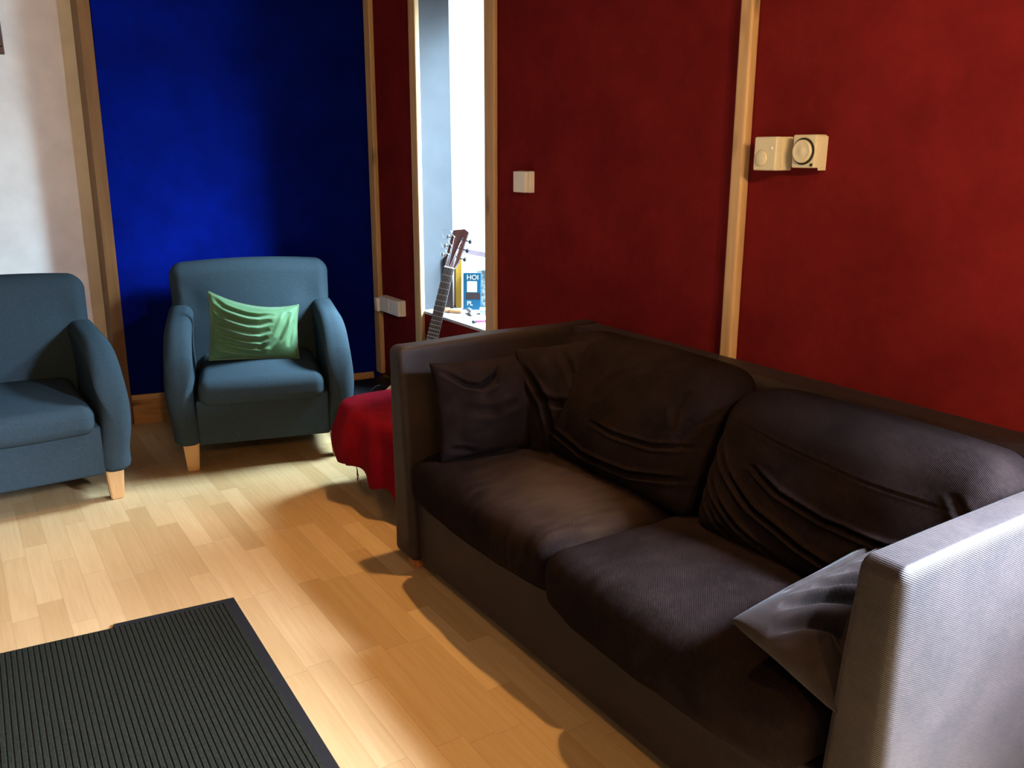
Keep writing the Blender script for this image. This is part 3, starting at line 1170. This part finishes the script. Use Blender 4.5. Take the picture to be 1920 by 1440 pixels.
def guitar_outline(k=72):
    pts = []
    for i in range(k):
        th_ = 2 * PI * i / k
        z = 0.235 - 0.235 * math.cos(th_)
        u = z / 0.47
        w = 0.185 * (max(0, math.sin(PI * min(1, u / 0.86) ** 0.62)) ** 0.5 if u < 0.43 else 0)
        # lower bout, waist, upper bout
        lower = 0.185 * math.sqrt(max(0, 1 - ((z - 0.165) / 0.165) ** 2)) if z < 0.33 else 0
        upper = 0.138 * math.sqrt(max(0, 1 - ((z - 0.345) / 0.125) ** 2)) if z > 0.22 else 0
        w = max(lower, upper, 0.112 if 0.2 < z < 0.36 else 0)
        pts.append((w if th_ <= PI else -w, z))
    return pts


go = guitar_outline()
bm = bmesh.new()
prism(bm, [(x, 0.0, z) for x, z in go], (0, 0.09, 0))
link('body', bm, M['guitar_side'], gt, False)
bm = bmesh.new()
prism(bm, [(x * 0.985, -0.003, 0.235 + (z - 0.235) * 0.99) for x, z in go], (0, 0.0028, 0))
link('soundboard', bm, M['guitar_top'], gt, False)
bm = bmesh.new()
lathe(bm, [(0.045, 0), (0.045, 0.0006), (0.044, 0.0008), (0.01, 0.0008)], Matrix.Translation((0, -0.0032, 0.325)) @ Matrix.Rotation(PI / 2, 4, 'X'))
link('sound_hole', bm, M['black'], gt, False)
link('bridge', boxes(((-0.075, -0.012, 0.150), (0.075, -0.0032, 0.175), 0.002)), M['guitar_board'], gt, False)
bm = bmesh.new()
ring_ = []
rows = []
for j in range(13):
    z = 0.44 + (0.86 - 0.44) * j / 12
    hw = 0.029 - 0.006 * j / 12
    dpt = 0.030 - 0.008 * j / 12 + (0.035 * max(0, 1 - j / 2) if j < 2 else 0)
    rows.append([bm.verts.new((hw * math.cos(PI * i / 8), -0.006 + dpt * math.sin(PI * i / 8), z)) for i in range(9)])
for A, B in zip(rows, rows[1:]):
    for i in range(8):
        bm.faces.new((A[i], A[i + 1], B[i + 1], B[i]))
    bm.faces.new((A[8], A[0], B[0], B[8]))
bm.faces.new(rows[0])
bm.faces.new(rows[-1][::-1])
link('neck', bm, M['guitar_neck'], gt)
bm = bmesh.new()
prism(bm, [(-0.029, -0.0125, 0.38), (0.029, -0.0125, 0.38), (0.0235, -0.0125, 0.86), (-0.0235, -0.0125, 0.86)], (0, 0.0063, 0))
fb_ = link('fretboard', bm, M['guitar_board'], gt, False)
for i in range(1, 15):
    bm = bmesh.new()
    z = 0.86 - 0.62 * (1 - 2 ** (-i / 12))
    hw = 0.0232 + 0.0055 * (0.86 - z) / 0.48
    box(bm, (-hw, -0.0140, z - 0.001), (hw, -0.0120, z + 0.001))
    link('fret', bm, M['steel'], fb_, False)
link('nut', boxes(((-0.0235, -0.0155, 0.8602), (0.0235, -0.005, 0.866), 0.001)), M['bone'], gt, False)
hd = Matrix.Translation((0, -0.004, 0.866)) @ Matrix.Rotation(math.radians(-12), 4, 'X')
bm = bmesh.new()
prism(bm, [hd @ Vector(p) for p in ((-0.024, 0, 0), (0.024, 0, 0), (0.034, 0, 0.035), (0.037, 0, 0.185), (0.015, 0, 0.195), (-0.037, 0, 0.178), (-0.033, 0, 0.035))], hd.to_3x3() @ Vector((0, 0.016, 0)))
head = link('headstock', bm, M['guitar_neck'], gt, False)
for sx in (-1, 1):
    for i in range(3):
        z = 0.055 + 0.045 * i
        bm = bmesh.new()
        tube(bm, [hd @ Vector((sx * 0.030, 0.010, z)), hd @ Vector((sx * 0.050, 0.012, z))], 0.003, 8)
        lathe(bm, [(0.004, 0), (0.010, 0.003), (0.011, 0.010), (0.006, 0.014), (0.002, 0.015)], hd @ Matrix.Translation((sx * 0.048, 0.012, z)) @ Matrix.Rotation(sx * PI / 2, 4, 'Y') @ Matrix.Scale(0.55, 4, (0, 1, 0)), 14)
        tube(bm, [hd @ Vector((sx * 0.020, 0.002, z)), hd @ Vector((sx * 0.020, -0.012, z))], 0.0032, 8)
        link('tuning_peg', bm, M['steel'] if sx < 0 else M['black'], head)
for i in range(6):
    x0 = -0.0185 + 0.0074 * i
    sx = -1 if i < 3 else 1
    row_ = i if i < 3 else 5 - i
    pz = 0.055 + 0.045 * row_
    peg = hd @ Vector((sx * 0.020, -0.008, pz))
    pts = [(x0 * 1.2, -0.0105, 0.165), (x0, -0.0158, 0.864), tuple(peg)]
    rr_ = 0.016 + 0.004 * row_
    cpt = peg + Vector((sx * (0.012 + rr_), -0.006, 0.004))
    if sx < 0:
        for q in range(1, 20):
            a = (0 if sx < 0 else PI) + (-sx) * 2 * PI * q / 22
            pts.append((cpt.x + rr_ * math.cos(a), cpt.y + 0.002 * q / 4, cpt.z + rr_ * math.sin(a)))
    bm = bmesh.new()
    tube(bm, pts, 0.0006, 5)
    link('string', bm, M['steel'], gt)

# ------------------------------------------------------------------ things on the window sill
ZS = 0.5885


def text(body, size, parent, loc, rot, material):
    d = bpy.data.curves.new('lettering', 'FONT')
    d.body = body
    d.size = size
    d.extrude = 0.0004
    d.align_x = 'CENTER'
    c = bpy.data.objects.new('lettering_curve', d)
    C.objects.link(c)
    me = bpy.data.meshes.new_from_object(c.evaluated_get(bpy.context.evaluated_depsgraph_get()))
    bpy.data.objects.remove(c)
    me.name = 'lettering'
    me.materials.clear()
    me.materials.append(material)
    o = bpy.data.objects.new('lettering', me)
    C.objects.link(o)
    o.parent = parent
    o.location = loc
    o.rotation_euler = rot
    return o


def book(name, loc, w, h, t_, rz, tilt, cover, label, cat='book', lean=0.0):
    """book standing upright: cover faces local -Y, width along X, thickness along +Y"""
    r = empty(name, loc)
    r.rotation_euler = (Matrix.Rotation(rz, 4, 'Z') @ Matrix.Rotation(lean, 4, 'Y') @ Matrix.Rotation(tilt, 4, 'X')).to_euler()
    tag(r, label, cat, 'books standing on the window sill')
    link('cover', boxes(((-w / 2, 0, 0), (w / 2, 0.0025, h), 0.001), ((-w / 2, t_ - 0.0025, 0), (w / 2, t_, h), 0.001), ((-w / 2, 0.0025, 0), (-w / 2 + 0.0025, t_ - 0.0025, h))), cover, r, False)
    link('pages', boxes(((-w / 2 + 0.003, 0.003, 0.003), (w / 2 - 0.004, t_ - 0.003, h - 0.003))), M['paper'], r, False)
    return r


view = math.radians(-31)                       # facing the camera side
bb = book('book', (2.150, 3.640, ZS), 0.088, 0.182, 0.030, math.radians(-40), math.radians(-5), M['book_blue'],
          'teal blue book with white lettering and a pale cover picture, standing on the sill')
link('picture_panel', boxes(((-0.024, -0.0012, 0.088), (0.026, -0.0002, 0.142))), M['photo_grey'], bb, False)
text('HOI', 0.034, bb, (0.004, -0.0006, 0.150), (PI / 2, 0, 0), M['bone'])
text('PL', 0.030, bb, (-0.010, -0.0006, 0.022), (PI / 2, 0, 0), M['bone'])
link('dark_panel', boxes(((-0.030, -0.0008, 0.052), (0.043, -0.0001, 0.084))), M['book_dark'], bb, False)
book('book', (2.122, 3.722, ZS), 0.030, 0.250, 0.10, math.radians(-45), math.radians(-3), M['book_yellow'],
     'tall yellow book between the dark binder and the teal blue book')
book('binder', (2.075, 3.735, ZS), 0.040, 0.262, 0.12, math.radians(-45), math.radians(0), M['book_dark'],
     'tall dark brown binder against the white reveal behind the guitar neck', 'binder')
mg = book('magazine', (2.238, 3.650, ZS), 0.060, 0.190, 0.012, math.radians(-45), math.radians(-7), M['mag'],
          'grey patterned booklet leaning behind the teal blue book on the sill', 'magazine', math.radians(-7))
ph = book('book', (2.330, 3.800, ZS), 0.17, 0.205, 0.02, math.radians(-30), math.radians(-4), M['paper'],
          'plain white book at the back of the sill beneath the window bar')

# tan leather pouch with two lobes
bm = bmesh.new()
lob = soft_box((0.038, 0.022, 0.010), 0.0095, (6, 4, 1), lambda p: Vector((p.x * (1 - 0.25 * max(0, p.x / 0.04)), p.y * (1 - 0.2 * (p.x / 0.038) ** 2), p.z + 0.0105)), 4)
po = link('pouch', lob, M['brown_leather'])
po.location = (2.005, 3.660, ZS)
po.rotation_euler = (0, 0, math.radians(-40))
tag(po, 'tan leather pouch lying on the sill next to the guitar neck', 'pouch')
lob = soft_box((0.034, 0.017, 0.009), 0.0085, (6, 4, 1), lambda p: Vector((p.x + 0.060, p.y * (1 + 0.3 * (p.x / 0.034)) - 0.018, p.z + 0.0098)), 4)
link('flap', lob, M['brown_leather'], po)

# grey tube with white cap
tu = empty('tube', (2.080, 3.530, ZS + 0.013), math.radians(-108))
tag(tu, 'dark grey tube with a pale round end lying on the sill', 'tube')
bm = bmesh.new()
ROT = Matrix.Rotation(PI / 2, 4, 'Y')
lathe(bm, [(0.0125, 0), (0.0128, 0.004), (0.0128, 0.082), (0.0120, 0.085)], ROT @ Matrix.Translation((0, 0, -0.05)), 24)
link('barrel', bm, M['silver'], tu)
bm = bmesh.new()
lathe(bm, [(0.0118, 0.0852), (0.0118, 0.098), (0.010, 0.100), (0.002, 0.1005)], ROT @ Matrix.Translation((0, 0, -0.05)), 24)
link('cap', bm, M['bone'], tu)['label'] = 'pale end cap'

# crimson pen with a dark end
pe = empty('marker_pen', (2.030, 3.320, ZS + 0.0075), math.radians(-10))
tag(pe, 'crimson marker pen with a dark end at the front of the sill', 'pen')
bm = bmesh.new()
lathe(bm, [(0.0050, 0), (0.0055, 0.004), (0.0055, 0.12), (0.005, 0.125)], Matrix.Rotation(PI / 2, 4, 'Y') @ Matrix.Translation((0, 0, -0.045)), 18)
link('barrel', bm, M['pen_red'], pe)
bm = bmesh.new()
lathe(bm, [(0.004, -0.018), (0.0072, -0.015), (0.0072, -0.002), (0.0055, 0.0)], Matrix.Rotation(PI / 2, 4, 'Y') @ Matrix.Translation((0, 0, -0.0455)), 18)
link('cap', bm, M['black'], pe)['label'] = 'black end cap'

bx = empty('card_box', (2.160, 3.500, ZS), math.radians(-32))
tag(bx, 'small grey card box lying on the sill before the booklet', 'box')
link('tray', boxes(((-0.040, -0.030, 0.0), (0.040, 0.030, 0.018), 0.002)), M['grey_box'], bx, False)
link('lid', boxes(((-0.042, -0.032, 0.0183), (0.042, 0.032, 0.027), 0.002)), M['grey_box'], bx, False)
b2 = link('sponge', soft_box((0.028, 0.020, 0.012), 0.006, (3, 3, 2), lambda p: p + Vector((0, 0, 0.0125)), 3), M['pale_blue'])
b2.location = (2.245, 3.475, ZS)
b2.rotation_euler = (0, 0, math.radians(20))
tag(b2, 'pale blue block at the right end of the sill', 'block')
